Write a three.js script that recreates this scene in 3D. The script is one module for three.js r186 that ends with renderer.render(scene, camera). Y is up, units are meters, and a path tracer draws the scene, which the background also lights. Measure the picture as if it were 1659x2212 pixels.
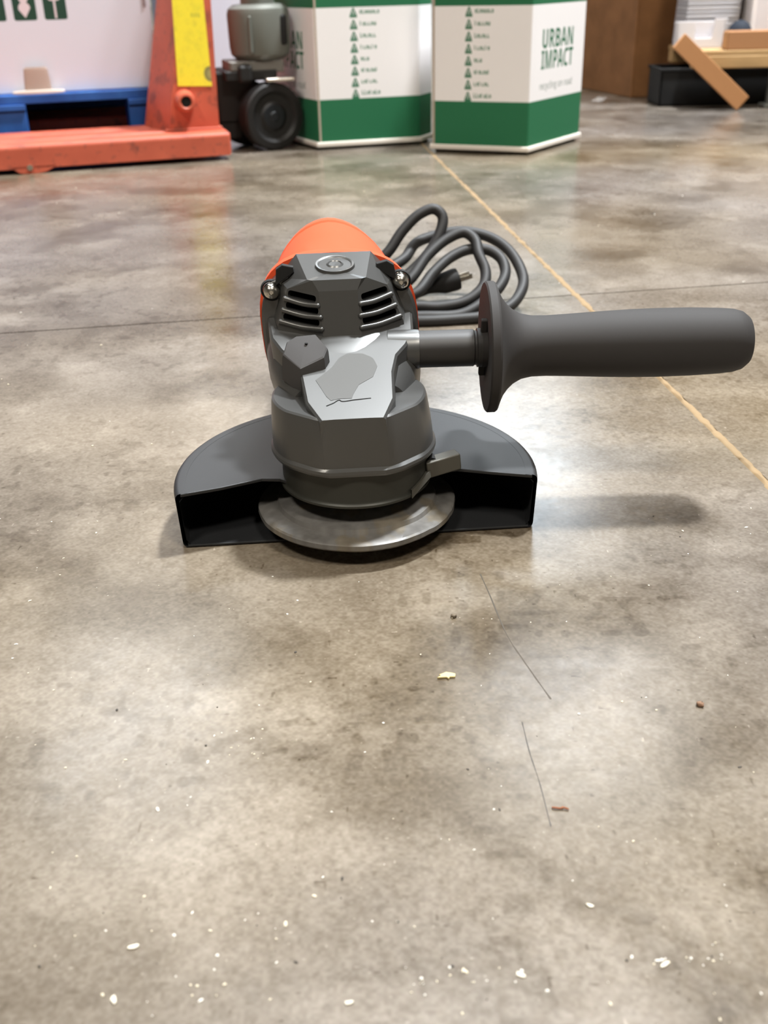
import * as THREE from 'three';
import { mergeGeometries, toCreasedNormals, mergeVertices } from 'three/addons/utils/BufferGeometryUtils.js';
import { RoundedBoxGeometry } from 'three/addons/geometries/RoundedBoxGeometry.js';
import { RectAreaLightUniformsLib } from 'three/addons/lights/RectAreaLightUniformsLib.js';
import { Brush, Evaluator, SUBTRACTION } from 'three-bvh-csg';

// ---------------------------------------------------------------- camera, light, exposure
RectAreaLightUniformsLib.init();
const scene = new THREE.Scene();
scene.background = new THREE.Color(0x000000);
const camera = new THREE.PerspectiveCamera(52.66, 1659 / 2212, 0.02, 60);
camera.rotation.order = 'YXZ';
camera.position.set(0.021, 0.33, 0.623);
camera.rotation.set(THREE.MathUtils.degToRad(-27.5), 0, THREE.MathUtils.degToRad(-1.4));
camera.focus = 0.66;
camera.userData.fStop = 11;
const renderer = new THREE.WebGLRenderer({ antialias: true });
renderer.toneMapping = THREE.LinearToneMapping;
renderer.toneMappingExposure = 1.35;
renderer.shadowMap.enabled = true;

// lamps of the hall: [x, z, intensity, colour, width, depth]
const CEILING = 5;
const BLUE = [0.78, 0.9, 1.0], COOL = [0.93, 0.97, 1.0], WARM = [1.0, 0.93, 0.82];
const LAMPS = [
  [1.6, -1.5, 820, COOL, 0.5, 0.4], [-2.0, -0.5, 4, WARM, 1.0, 0.7],
  [1.45, -6.2, 8.5, COOL, 1.5, 2.6], [-1.95, -5.9, 6, COOL, 1.4, 2.4],
  [1.45, -10.6, 12, BLUE, 1.7, 2.6], [-2.0, -12.3, 6, WARM, 1.6, 2.4],
  [1.6, 2.4, 52, WARM, 1.0, 0.8], [-1.9, 2.4, 52, WARM, 1.0, 0.8],
  [-0.1, -2.2, 14, COOL, 1.6, 0.7],
];

// ---------------------------------------------------------------- helpers
const V = (x, y, z) => new THREE.Vector3(x, y, z);
let seed = 7;
const rnd = () => { seed = (seed * 1664525 + 1013904223) >>> 0; return seed / 4294967296; };
const used = {};
function numbered(name) {
  const n = used[name] = (used[name] ?? -1) + 1;
  return n ? `${name}_${String(n).padStart(3, '0')}` : name;
}
function shade(o) { o.castShadow = true; o.receiveShadow = true; return o; }
function tag(o, label, category, group) {
  o.userData.label = label; o.userData.category = category;
  if (group) o.userData.group = group;
  return o;
}
function thing(name, label, category, pos = [0, 0, 0], turn = 0, group) {
  const o = new THREE.Group();
  o.name = numbered(name); o.position.set(...pos); o.rotation.y = turn;
  scene.add(o);
  return tag(o, label, category, group);
}
function part(name, geo, mat, parent, label) {
  const m = shade(new THREE.Mesh(geo, mat));
  m.name = name; parent.add(m);
  if (label) m.userData.label = label;
  return m;
}
function struct(name, geo, mat) {
  const m = shade(new THREE.Mesh(geo, mat));
  m.name = name; m.userData.kind = 'structure'; scene.add(m);
  return m;
}
const box = (w, h, d, x = 0, y = 0, z = 0, r = 0.002) => {
  const g = new RoundedBoxGeometry(w, h, d, 2, Math.min(r, w / 2.01, h / 2.01, d / 2.01));
  g.translate(x, y, z); return g;
};
function flat(g) { const n = g.index ? g.toNonIndexed() : g.clone(); for (const k of Object.keys(n.attributes)) if (!['position', 'normal', 'uv'].includes(k)) n.deleteAttribute(k); return n; }
const join = (list) => mergeGeometries(list.map(flat));
// a closed body through rings of the same number of points
function loft(rings, crease = 0.5) {
  const n = rings[0].length, pos = [], idx = [], uv = [];
  rings.forEach((r, i) => r.forEach((p, j) => { pos.push(...p); uv.push(j / n, i / (rings.length - 1)); }));
  for (let i = 0; i + 1 < rings.length; i++) for (let j = 0; j < n; j++) {
    const a = i * n + j, b = i * n + (j + 1) % n, c = a + n, d = b + n;
    idx.push(a, b, d, a, d, c);
  }
  for (const [k, flip] of [[0, 1], [rings.length - 1, 0]]) {
    const r = rings[k], c = [0, 1, 2].map((e) => r.reduce((s, p) => s + p[e], 0) / n), ci = pos.length / 3;
    pos.push(...c); uv.push(0.5, 0.5);
    for (let j = 0; j < n; j++) { const a = k * n + j, b = k * n + (j + 1) % n; flip ? idx.push(ci, b, a) : idx.push(ci, a, b); }
  }
  let vol = 0;
  const p = (i) => V(pos[3 * i], pos[3 * i + 1], pos[3 * i + 2]);
  for (let i = 0; i < idx.length; i += 3) vol += p(idx[i]).dot(p(idx[i + 1]).cross(p(idx[i + 2])));
  if (vol < 0) for (let i = 0; i < idx.length; i += 3) [idx[i + 1], idx[i + 2]] = [idx[i + 2], idx[i + 1]];
  const g = new THREE.BufferGeometry();
  g.setAttribute('position', new THREE.Float32BufferAttribute(pos, 3));
  g.setAttribute('uv', new THREE.Float32BufferAttribute(uv, 2));
  g.setIndex(idx);
  g.computeVertexNormals();
  return crease ? creased(g, crease) : g;
}
const lathe = (pts, seg = 64, a0, len) => new THREE.LatheGeometry(pts.map(([r, y]) => new THREE.Vector2(r, y)), seg, a0, len);
// (the addon joins corners closer than a centimetre, so it works on an enlarged copy)
function creased(g, a = 0.5) { const k = g.clone(); k.scale(1000, 1000, 1000); const o = toCreasedNormals(k, a); o.scale(0.001, 0.001, 0.001); return o; }
function tube(pts, r, seg = 12, radial = 10) {
  return new THREE.TubeGeometry(new THREE.CatmullRomCurve3(pts.map((p) => V(...p)), false, 'centripetal'), seg * (pts.length - 1), r, radial, false);
}
// upper parts of the tool lean a touch to the left, as in the photograph
function lean(g) {
  const p = g.attributes.position;
  for (let i = 0; i < p.count; i++) p.setX(i, p.getX(i) - 0.055 * (p.getY(i) - 0.045));
  return g;
}
function superRing(z, cx, cy, rx, up, down, n = 2, count = 48) {
  const out = [];
  for (let i = 0; i < count; i++) {
    const a = (i / count) * 2 * Math.PI, c = Math.cos(a), s = Math.sin(a), e = 2 / n;
    out.push([cx + rx * Math.sign(c) * Math.abs(c) ** e, cy + (s > 0 ? up : down) * Math.sign(s) * Math.abs(s) ** e, z]);
  }
  return out;
}
// tiling noise
const HASH = new Float32Array(65536).map((_, i) => { let h = (i * 2654435761) >>> 0; h ^= h >>> 15; h = Math.imul(h, 2246822519) >>> 0; h ^= h >>> 13; h = Math.imul(h, 3266489917) >>> 0; h ^= h >>> 16; return (h >>> 0) / 4294967296; });
function noise(u, v, cells, salt) {
  const x = u * cells, y = v * cells, xi = Math.floor(x), yi = Math.floor(y), fx = x - xi, fy = y - yi;
  const sx = fx * fx * (3 - 2 * fx), sy = fy * fy * (3 - 2 * fy);
  const at = (i, j) => HASH[((((i % cells) + cells) % cells) * 251 + (((j % cells) + cells) % cells) * 6271 + salt * 9973) & 65535];
  const a = at(xi, yi), b = at(xi + 1, yi), c = at(xi, yi + 1), d = at(xi + 1, yi + 1);
  return a + (b - a) * sx + (c - a) * sy + (a - b - c + d) * sx * sy;
}
const fbm = (u, v, cells, oct, salt) => { let s = 0, w = 0.5, t = 0; for (let o = 0; o < oct; o++) { s += w * noise(u, v, cells << o, salt + o); t += w; w *= 0.5; } return s / t; };
const smooth = (a, b, x) => { const t = Math.min(1, Math.max(0, (x - a) / (b - a))); return t * t * (3 - 2 * t); };
function texture(size, fn, srgb) {
  const d = new Uint8Array(size * size * 4);
  for (let y = 0; y < size; y++) for (let x = 0; x < size; x++) {
    const c = fn(x / size, y / size), k = 4 * (y * size + x);
    d[k] = c[0]; d[k + 1] = c[1]; d[k + 2] = c[2]; d[k + 3] = 255;
  }
  const t = new THREE.DataTexture(d, size, size);
  t.wrapS = t.wrapT = THREE.RepeatWrapping; t.magFilter = THREE.LinearFilter; t.minFilter = THREE.LinearMipmapLinearFilter; t.generateMipmaps = true;
  if (srgb) t.colorSpace = THREE.SRGBColorSpace;
  t.needsUpdate = true;
  return t;
}
function paint(w, h, draw) {
  const c = document.createElement('canvas'); c.width = w; c.height = h;
  draw(c.getContext('2d'), w, h);
  const t = new THREE.CanvasTexture(c); t.colorSpace = THREE.SRGBColorSpace; t.anisotropy = 4;
  return t;
}
const std = (color, roughness, more = {}) => new THREE.MeshStandardMaterial({ color, roughness, ...more });
const phys = (color, roughness, more = {}) => new THREE.MeshPhysicalMaterial({ color, roughness, ...more });

// ---------------------------------------------------------------- floor
const clamp8 = (x) => Math.max(0, Math.min(255, x));
const floorMap = texture(2048, (u0, v0) => {
  const u = u0 + 0.012 * (fbm(u0, v0, 16, 3, 101) - 0.5), v = v0 + 0.012 * (fbm(u0, v0, 16, 3, 111) - 0.5);
  const big = fbm(u, v, 5, 4, 1) - 0.5, mid = fbm(u, v, 20, 5, 11) - 0.5, tint = fbm(u, v, 4, 3, 31) - 0.5;
  const blot = smooth(0.5, 0.72, fbm(u, v, 15, 6, 51)), spot = smooth(0.66, 0.84, noise(u, v, 190, 61)) * smooth(0.42, 0.62, fbm(u, v, 14, 3, 62));
  const pale = smooth(0.52, 0.72, fbm(u, v, 26, 5, 71)), pep = smooth(0.6, 0.9, noise(u, v, 420, 121)) * smooth(0.4, 0.65, fbm(u, v, 9, 3, 122));
  const grain = noise(u0, v0, 1024, 81) - 0.5, fine = noise(u0, v0, 560, 91) - 0.5;
  const pit = smooth(0.95, 0.985, noise(u, v, 330, 95)), chalk = smooth(0.965, 0.99, noise(u, v, 480, 131));
  const l = 107 + 24 * big + 34 * mid - 20 * blot - 13 * spot - 9 * pep + 12 * pale + 15 * grain + 12 * fine - 26 * pit + 34 * chalk;
  return [clamp8(l + 4 + 9 * tint), clamp8(l - 5 + 1 * tint), clamp8(l - 16 - 17 * tint)];
}, true);
const floorRough = texture(1024, (u, v) => {
  const r = 56 + 30 * (fbm(u, v, 30, 5, 21) - 0.5) + 16 * (noise(u, v, 300, 23) - 0.5);
  return [0, clamp8(r), 0];
});
const floorBump = texture(1024, (u, v) => { const b = 128 + 110 * (fbm(u, v, 50, 4, 41) - 0.5) + 30 * (noise(u, v, 500, 45) - 0.5); return [clamp8(b), clamp8(b), clamp8(b)]; });
const TILE = 1.35;
for (const t of [floorMap, floorRough, floorBump]) t.repeat.set(1 / TILE, 1 / TILE);
const concrete = phys(0xffffff, 1.0, { map: floorMap, roughnessMap: floorRough, bumpMap: floorBump, bumpScale: 0.00003, specularIntensity: 0.6, ior: 1.5 });

const floor = new THREE.Group(); floor.name = 'floor'; floor.userData.kind = 'structure'; scene.add(floor);
{
  const J = new THREE.Vector2(0.2455, -0.535), d1 = new THREE.Vector2(0.1014, 0.9948), d2 = new THREE.Vector2(0.9893, -0.146);
  const n1 = new THREE.Vector2(d1.y, -d1.x), n2 = new THREE.Vector2(-d2.y, d2.x);
  for (const [s1, s2] of [[1, 1], [1, -1], [-1, 1], [-1, -1]]) {
    const o = J.clone().addScaledVector(n1, 0.0030 * s2).addScaledVector(n2, 0.0013 * s1);
    const L1 = s1 > 0 ? 9 : 19, L2 = 10;
    const a = o, b = o.clone().addScaledVector(d1, s1 * L1), c = b.clone().addScaledVector(d2, s2 * L2), d = o.clone().addScaledVector(d2, s2 * L2);
    const sh = new THREE.Shape([a, b, c, d].map((p) => new THREE.Vector2(p.x, -p.y)));
    const g = new THREE.ExtrudeGeometry(sh, { depth: 0.12, bevelEnabled: false });
    g.rotateX(-Math.PI / 2); g.translate(0, -0.12, 0);
    const p = g.attributes.position, uv = g.attributes.uv;
    for (let i = 0; i < p.count; i++) uv.setXY(i, p.getX(i) + 0.31, p.getZ(i) + 0.17);
    part('slab', g, concrete, floor);
  }
  // base under the joints
  const bed = new THREE.BoxGeometry(26, 0.1, 32); bed.translate(0, -0.175, -5);
  part('joint_bed', bed, std(0x3a342c, 0.9), floor);
  // ragged tan filler in the long joint
  const pos = [], idx = [];
  const N = 1500;
  for (let i = 0; i <= N; i++) {
    const s = -2.4 + (4.2 * i) / N, c = J.clone().addScaledVector(d1, s);
    const w = 0.0024 + 0.0017 * (fbm(i / N, 0.3, 420, 3, 3) - 0.3) * 2, w2 = 0.0024 + 0.0017 * (fbm(i / N, 0.7, 420, 3, 5) - 0.3) * 2, y = 0.0004 + 0.0006 * (noise(i / N, 0.1, 128, 8) - 0.5);
    const rag = smooth(0.55, 0.7, noise(i / N, 0.4, 260, 13)) * 0.0022;
    for (const [k, yy] of [[-w - 0.0006, -0.004], [-w + rag, y], [w2 - rag * 0.4, y], [w2 + 0.0006, -0.004]]) pos.push(c.x + n1.x * k, yy, c.y + n1.y * k);
    if (i < N) for (let k = 0; k < 3; k++) { const q = 4 * i + k; idx.push(q, q + 4, q + 5, q, q + 5, q + 1); }
  }
  const g = new THREE.BufferGeometry(); g.setAttribute('position', new THREE.Float32BufferAttribute(pos, 3)); g.setIndex(idx); g.computeVertexNormals();
  part('joint_filler', g, std(0x8d7758, 0.9), floor, 'tan ragged joint filler');
  // thin old scratches in the slab
  const scratch = (pts, w, color) => {
    const curve = new THREE.CatmullRomCurve3(pts.map((p) => V(p[0], 0, p[1]))), q = [], id = [], M = 60;
    for (let i = 0; i <= M; i++) {
      const c = curve.getPoint(i / M), t = curve.getTangent(i / M), ww = w * (0.35 + 0.9 * noise(i / M, 0.5, 16, 4));
      q.push(c.x - t.z * ww, 0.00012, c.z + t.x * ww, c.x + t.z * ww, 0.00012, c.z - t.x * ww);
      if (i < M) id.push(2 * i, 2 * i + 1, 2 * i + 3, 2 * i, 2 * i + 3, 2 * i + 2);
    }
    const s = new THREE.BufferGeometry(); s.setAttribute('position', new THREE.Float32BufferAttribute(q, 3)); s.setIndex(id); s.computeVertexNormals();
    part('floor_scratch', s, std(color, 0.6), floor);
  };
  scratch([[0.0795, 0.075], [0.0831, 0.102], [0.0862, 0.128], [0.0889, 0.1456], [0.0955, 0.171], [0.1037, 0.2]], 0.00045, 0x433b2e);
  scratch([[0.0868, 0.2178], [0.0874, 0.24], [0.0891, 0.2608], [0.0901, 0.2884]], 0.00028, 0x3a352f);
}

// ---------------------------------------------------------------- hall shell
{
  const wall = std(0x8a847a, 0.85), pale = std(0xd6d1c6, 0.85), roof = std(0x85827c, 0.9);
  const slab = (w, h, d, x, y, z) => { const g = new THREE.BoxGeometry(w, h, d); g.translate(x, y, z); return g; };
  struct('wall_back', slab(14.4, CEILING, 0.2, 0, CEILING / 2, -15.1), pale);
  struct('wall_front', slab(14.4, CEILING, 0.2, 0, CEILING / 2, 7.1), wall);
  struct('wall_left', slab(0.2, CEILING, 22, -7.1, CEILING / 2, -4), wall);
  struct('wall_right', slab(0.2, CEILING, 22, 7.1, CEILING / 2, -4), wall);
  struct('ceiling', slab(14.4, 0.2, 22.4, 0, CEILING + 0.1, -4), roof);
}
LAMPS.forEach(([x, z, power, c, w, d], i) => {
  const L = thing('ceiling_light', ['cool white ceiling lamp above the angle grinder to its right', 'warm ceiling lamp above the angle grinder to its left', 'cool white ceiling lamp above the space behind the brown carton', 'cool white ceiling lamp above the white pallet carton', 'brightest and farthest ceiling lamp on the right', 'farthest ceiling lamp on the left', 'ceiling lamp behind the camera on the right', 'ceiling lamp behind the camera on the left', 'widest ceiling lamp above the floor between the grinder and the boxes'][i], 'ceiling light', [x, CEILING, z], 0, 'ceiling lamps of the hall');
  const frame = join([box(w + 0.06, 0.05, 0.03, 0, -0.03, d / 2 + 0.015), box(w + 0.06, 0.05, 0.03, 0, -0.03, -d / 2 - 0.015), box(0.03, 0.05, d, w / 2 + 0.015, -0.03, 0), box(0.03, 0.05, d, -w / 2 - 0.015, -0.03, 0)]);
  part('housing', frame, std(0xdddddd, 0.5), L);
  const panel = new THREE.BoxGeometry(w, 0.01, d); panel.translate(0, -0.025, 0);
  const m = std(0xffffff, 0.6); m.emissive = new THREE.Color().setRGB(...c); m.emissiveIntensity = 2;
  part('diffuser', panel, m, L);
  const light = new THREE.RectAreaLight(new THREE.Color().setRGB(...c), power, w, d);
  light.position.set(0, -0.035, 0); light.rotation.x = -Math.PI / 2;
  light.name = 'lamp'; L.add(light);
});

// ---------------------------------------------------------------- angle grinder
const castBump = texture(256, (u, v) => { const b = 128 + 90 * (fbm(u, v, 48, 3, 7) - 0.5); return [b, b, b]; });
castBump.repeat.set(14, 14);
const M = {
  cast: std(0x5c5c5b, 0.34, { metalness: 0.6 }),
  darkAndShade: std(0x101010, 0.8),  // near black of dark parts, also painted as shade inside holes
  plate: std(0x8a8b90, 0.34, { metalness: 0.55 }),
  guard: phys(0x1d1e20, 0.52, { clearcoat: 0.08, clearcoatRoughness: 0.5 }),
  collar: std(0x34342f, 0.45, { metalness: 0.3 }),
  lever: std(0x55534c, 0.5, { metalness: 0.3 }),
  orange: std(0xdd4c20, 0.85),
  rubber: std(0x2a2726, 0.74),
  button: std(0x3a3838, 0.6),
  steel: std(0xc8c4bb, 0.22, { metalness: 1 }),
  black: std(0x0b0b0b, 0.7),
  cord: std(0x201f1f, 0.6),
};
const grinder = thing('angle_grinder', 'large grey and orange angle grinder with half guard and side handle on concrete floor', 'angle grinder', [0.003, 0, 0], 0.071);
{
  // --- guard: half moon cover with rolled rim
  const R = 0.1196, zc = 0.0262, phi = Math.asin(zc / R);
  const pts = (r, n = 60) => { const o = []; for (let i = 0; i <= n; i++) { const a = -phi + ((Math.PI + 2 * phi) * i) / n; o.push([r * Math.cos(a), r * Math.sin(a)]); } return o; };
  const arc = pts(R - 0.004);
  const top = new THREE.Shape();
  arc.forEach(([x, y], i) => (i ? top.lineTo(x, y) : top.moveTo(x, y)));
  for (const [x, y] of [[-0.088, -0.0185], [-0.062, -0.0085], [-0.05, -0.0105], [-0.044, -0.016], [-0.03, -0.02], [0.03, -0.02], [0.044, -0.016], [0.052, -0.011], [0.066, -0.0095], [0.09, -0.018]]) top.lineTo(x, y);
  const ext = (s, d, y) => { const g = new THREE.ExtrudeGeometry(s, { depth: d, bevelEnabled: true, bevelThickness: 0.0005, bevelSize: 0.0005, bevelSegments: 2 }); g.rotateX(-Math.PI / 2); g.translate(0, y, 0); return g; };
  const bottom = new THREE.Shape(pts(R - 0.005).map(([x, y]) => new THREE.Vector2(x, y)));
  const prof = [];
  const H = 0.0395, t = 0.0024;
  const corner = (cx, cy, r, a0, a1) => { for (let i = 0; i <= 6; i++) { const a = a0 + ((a1 - a0) * i) / 6; prof.push([cx + r * Math.cos(a), cy + r * Math.sin(a)]); } };
  prof.push([R - 0.008, H]); corner(R - 0.0035, H - 0.0035, 0.0035, Math.PI / 2, 0); corner(R - 0.0055, 0.0045, 0.004, 0, -Math.PI / 2); prof.push([R - 0.012, 0.0005]);
  prof.push([R - 0.012, 0.0005 + 0.0016], [R - 0.0065, 0.0021], [R - t - 0.0015, 0.006], [R - t, H - 0.006], [R - t - 0.003, H - t], [R - 0.008, H - t], [R - 0.008, H]);
  const wall = creased(lathe(prof, 96, Math.PI / 2 - phi, Math.PI + 2 * phi), 0.6);
  const guard = part('guard', join([ext(top, 0.0012, H - 0.0018), wall]), M.guard, grinder, 'black half moon wheel guard');
  part('guard_floor', ext(bottom, 0.0006, 0.0012), M.guard, guard);
  // --- clamp collar and lever
  part('clamp_collar', creased(lathe([[0.03, 0.034], [0.0485, 0.0335], [0.0499, 0.0342], [0.0499, 0.0356], [0.0488, 0.0364], [0.0482, 0.038], [0.0482, 0.0565], [0.047, 0.0575], [0.03, 0.0575]], 80), 0.6), M.collar, guard);
  const lv = new THREE.Group();
  const g1 = box(0.0245, 0.0115, 0.0095, 0, 0, 0, 0.0012); g1.rotateZ(0.1); g1.rotateY(0.3); g1.translate(0.0555, 0.0447, 0.0125);
  const g2 = loft([[[0.0475, 0.040, 0.022], [0.0475, 0.044, 0.020], [0.047, 0.044, 0.012], [0.047, 0.040, 0.012]], [[0.0335, 0.0335, 0.0385], [0.0335, 0.0385, 0.0372], [0.032, 0.0385, 0.031], [0.032, 0.0335, 0.031]]], 0.3);
  part('clamp_lever', join([g1, g2]), M.lever, guard);
  const bolt = new THREE.CylinderGeometry(0.0035, 0.0035, 0.008, 20); bolt.rotateX(Math.PI / 2); bolt.translate(0.049, 0.0475, 0.0125);
  part('clamp_bolt', bolt, M.darkAndShade, guard);

  // --- worn backing disc, nut, spindle
  const discMap = texture(256, (u, v) => { const a = fbm(u, v, 12, 5, 17), b = fbm(u, v, 30, 3, 27), k = smooth(0.52, 0.68, a); const l = 104 + 26 * (a - 0.5) + 30 * (b - 0.5); return [clamp8(l + 2), clamp8(l - 5 * k), clamp8(l - 3 - 14 * k)]; }, true);
  const discMat = std(0xffffff, 0.42, { map: discMap, metalness: 0.15 });
  const ring = creased(lathe([[0.012, 0.0235], [0.030, 0.0245], [0.036, 0.0238], [0.046, 0.0216], [0.0522, 0.0205], [0.0536, 0.0180], [0.060, 0.0176], [0.0648, 0.0172], [0.0661, 0.0164], [0.0664, 0.0135], [0.0655, 0.0123], [0.05, 0.0128], [0.012, 0.0165], [0.012, 0.0235]], 96), 0.5);
  { // the rim is chipped and uneven
    const p = ring.attributes.position;
    for (let i = 0; i < p.count; i++) {
      const x = p.getX(i), z = p.getZ(i), r = Math.hypot(x, z), a = Math.atan2(x, z) / (2 * Math.PI) + 0.5;
      if (r > 0.058) { const k = 1 - 0.012 * smooth(0.5, 0.8, fbm(a, 0.2, 20, 3, 9)); p.setX(i, x * k); p.setZ(i, z * k); }
      p.setY(i, p.getY(i) + 0.0006 * (noise(a, r * 8, 24, 19) - 0.5));
    }
    ring.computeVertexNormals();
  }
  part('grinding_disc', (() => { const g = creased(ring, 0.5), p = g.attributes.position, uv = g.attributes.uv; for (let i = 0; i < p.count; i++) uv.setXY(i, p.getX(i) * 7 + 0.5, p.getZ(i) * 7 + 0.5 + p.getY(i) * 5); return g; })(), discMat, grinder, 'worn grey disc');
  part('spindle', lathe([[0.001, 0.0575], [0.026, 0.0575], [0.026, 0.034], [0.021, 0.028], [0.021, 0.0225], [0.001, 0.0225]], 48), M.darkAndShade, grinder);
  part('flange_nut', creased(lathe([[0.001, 0.0075], [0.019, 0.0075], [0.0205, 0.0085], [0.0205, 0.0135], [0.019, 0.016], [0.001, 0.016]], 48), 0.5), M.black, grinder);

  // --- gear housing
  const drum = (r, y, f, f2) => { const o = []; for (let i = 0; i < 96; i++) { const a = (i / 96) * 2 * Math.PI - Math.PI; let q = r; if (Math.abs(a) < 1) q = Math.min(q, f / Math.cos(a)); for (const s of [-1, 1]) { const b = a - s * 0.72; if (Math.abs(b) < 0.8) q = Math.min(q, f2 / Math.cos(b)); } o.push([q * Math.sin(a), y, q * Math.cos(a)]); } return o; };
  const lower = loft([drum(0.0495, 0.0562, 0.048, 0.0492), drum(0.0532, 0.0566, 0.0505, 0.0528), drum(0.0538, 0.0582, 0.051, 0.0532), drum(0.0536, 0.0602, 0.0508, 0.053), drum(0.0522, 0.0616, 0.0483, 0.0508), drum(0.052, 0.068, 0.0478, 0.0504), drum(0.0512, 0.078, 0.0474, 0.0497), drum(0.0499, 0.0895, 0.0469, 0.0485), drum(0.0492, 0.0925, 0.0466, 0.0478), drum(0.0478, 0.0935, 0.046, 0.0465)], 0.32);
  const rampRing = (z, w, y) => { const c = 0.0014; return [[-w - 0.0015, 0.062, z], [-w, y - c, z], [-w + c, y, z], [-w * 0.5, y + 0.0002, z], [w * 0.5, y + 0.0002, z], [w - c, y, z], [w, y - c, z], [w + 0.0015, 0.062, z]]; };
  const ramp = loft([rampRing(0.0466, 0.0198, 0.0934), rampRing(0.030, 0.0272, 0.0992), rampRing(0.006, 0.0292, 0.1076), rampRing(-0.010, 0.0335, 0.1132), rampRing(-0.02, 0.041, 0.1168), rampRing(-0.032, 0.0465, 0.121), rampRing(-0.06, 0.049, 0.126)], 0.42);
  const belly = loft([superRing(-0.064, 0, 0.096, 0.0525, 0.034, 0.04, 2.5), superRing(-0.045, 0, 0.096, 0.0515, 0.031, 0.04, 2.5), superRing(-0.03, 0, 0.094, 0.0492, 0.029, 0.036, 2.4), superRing(-0.012, 0, 0.09, 0.044, 0.024, 0.03, 2.2), superRing(0.006, 0, 0.088, 0.036, 0.016, 0.026, 2.2)], 0.6);
  const flange = loft([superRing(-0.0735, 0, 0.1115, 0.0532, 0.049, 0.0525, 2.9), superRing(-0.0625, 0, 0.1115, 0.0532, 0.049, 0.0525, 2.9), superRing(-0.0605, 0, 0.1115, 0.0512, 0.047, 0.0505, 2.9)], 0.5);
  const levels = [
    { y: 0.108, c: [0.0125, -0.0245], f: [0.0435, -0.041], b: [0.0475, -0.072] },
    { y: 0.1255, c: [0.0125, -0.0285], f: [0.0415, -0.042], b: [0.0465, -0.072] },
    { y: 0.1495, c: [0.0125, -0.034], f: [0.0325, -0.044], b: [0.039, -0.072] },
    { y: 0.1562, c: [0.0160, -0.0365], f: [0.0190, -0.039], b: [0.0250, -0.0735], yb: 0.1648 },
  ];
  const cap = loft(levels.map(({ y, c, f, b, yb = y }) => [[-c[0], y, c[1]], [c[0], y, c[1]], [f[0], y, f[1]], [b[0], yb, b[1]], [-b[0], yb, b[1]], [-f[0], y, f[1]]]), 0.12);
  const flank = (y, s, side) => {
    const i = y < levels[1].y ? 0 : 1, A = levels[i], B = levels[i + 1], k = (y - A.y) / (B.y - A.y);
    const l = (a, b) => a + (b - a) * k, c = [l(A.c[0], B.c[0]), l(A.c[1], B.c[1])], f = [l(A.f[0], B.f[0]), l(A.f[1], B.f[1])];
    return V(side * (c[0] + (f[0] - c[0]) * s), y, c[1] + (f[1] - c[1]) * s);
  };
  const ev = new Evaluator(); ev.attributes = ['position', 'normal']; ev.useGroups = true;
  let body = new Brush(cap, M.cast); body.updateMatrixWorld();
  const slats = [], slots = [[0.1455, 0.10, 0.95], [0.1382, 0.06, 0.93], [0.1308, 0.06, 0.93]];
  for (const side of [-1, 1]) for (const [y, s0, s1] of slots) {
    const a = flank(y - 0.0012, s0, side), b = flank(y + 0.0012, s1, side), dir = b.clone().sub(a), mid = a.clone().add(b).multiplyScalar(0.5);
    const x = dir.clone().normalize().multiplyScalar(side), z = V(0, 1, 0).cross(x).normalize(); if (z.z < 0) z.negate();
    const yv = z.clone().cross(x).normalize();
    const mat = new THREE.Matrix4().makeBasis(x, yv.y < 0 ? yv.negate() : yv, z).setPosition(mid);
    const g = new RoundedBoxGeometry(dir.length(), 0.0046, 0.026, 3, 0.002);
    g.applyMatrix4(mat);
    const cut = new Brush(g, M.darkAndShade); cut.updateMatrixWorld();  // slot walls coloured near black for the shade inside
    body = ev.evaluate(body, cut, SUBTRACTION);
    const p = flank(y - 0.0048, Math.max(0.02, s0 - 0.04), side), q = flank(y - 0.0022, Math.min(1, s1 + 0.04), side);
    for (const v of [p, q]) v.z += 0.0002;
    const h = flank(y - 0.0047, 0.42, side);
    const bar = join([tube([p, h, q].map((v) => [v.x, v.y, v.z]), 0.0018, 10, 10), ...[p, q].map((v) => new THREE.SphereGeometry(0.0018, 12, 8).translate(v.x, v.y, v.z))]);
    slats.push(lean(bar));
  }
  const gear = part('gear_housing', lean(join([lower, ramp, belly, flange])), M.cast, grinder, 'grey painted cast metal gear head');
  const vent = part('vent_cover', lean(body.geometry), body.material, gear);
  for (const s of slats) part('vent_slat', s, M.cast, gear);
  // emblem dish on the flat top
  const em = creased(lathe([[0.0001, 0.0006], [0.0035, 0.0008], [0.0042, 0.0014], [0.0052, 0.0006], [0.0095, 0.0004], [0.0105, 0.0012], [0.0116, 0.0013], [0.0122, -0.0012], [0.0001, -0.0012]], 64), 0.6);
  em.scale(1.1, 1, 1); em.rotateX(0.232); em.translate(0, 0.1608, -0.0555);
  part('round_emblem', lean(em), M.cast, gear);
  for (const side of [-1, 1]) {
    const sh = new THREE.Shape([[-0.0085, -0.003], [0.007, -0.0035], [0.0085, -0.001], [0.004, 0.0042], [-0.001, 0.0045]].map(([x, y]) => new THREE.Vector2(side * x * -1, y)));
    const g = new THREE.ExtrudeGeometry(sh, { depth: 0.004, bevelEnabled: true, bevelSize: 0.0006, bevelThickness: 0.0006, bevelSegments: 2 });
    g.scale(0.95, 0.95, 1); g.rotateZ(side * -0.62); g.translate(side * 0.0352, 0.1555, -0.0625);
    part('pocket_shade', lean(g), M.darkAndShade, gear);  // dark solid paints the shade of an open pocket
    const lip = new THREE.CapsuleGeometry(0.0012, 0.014, 6, 12); lip.rotateZ(Math.PI / 2 + side * -0.35); lip.translate(side * 0.039, 0.1508, -0.0595);
    part('port_lip', lean(lip), M.cast, gear);
  }
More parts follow.
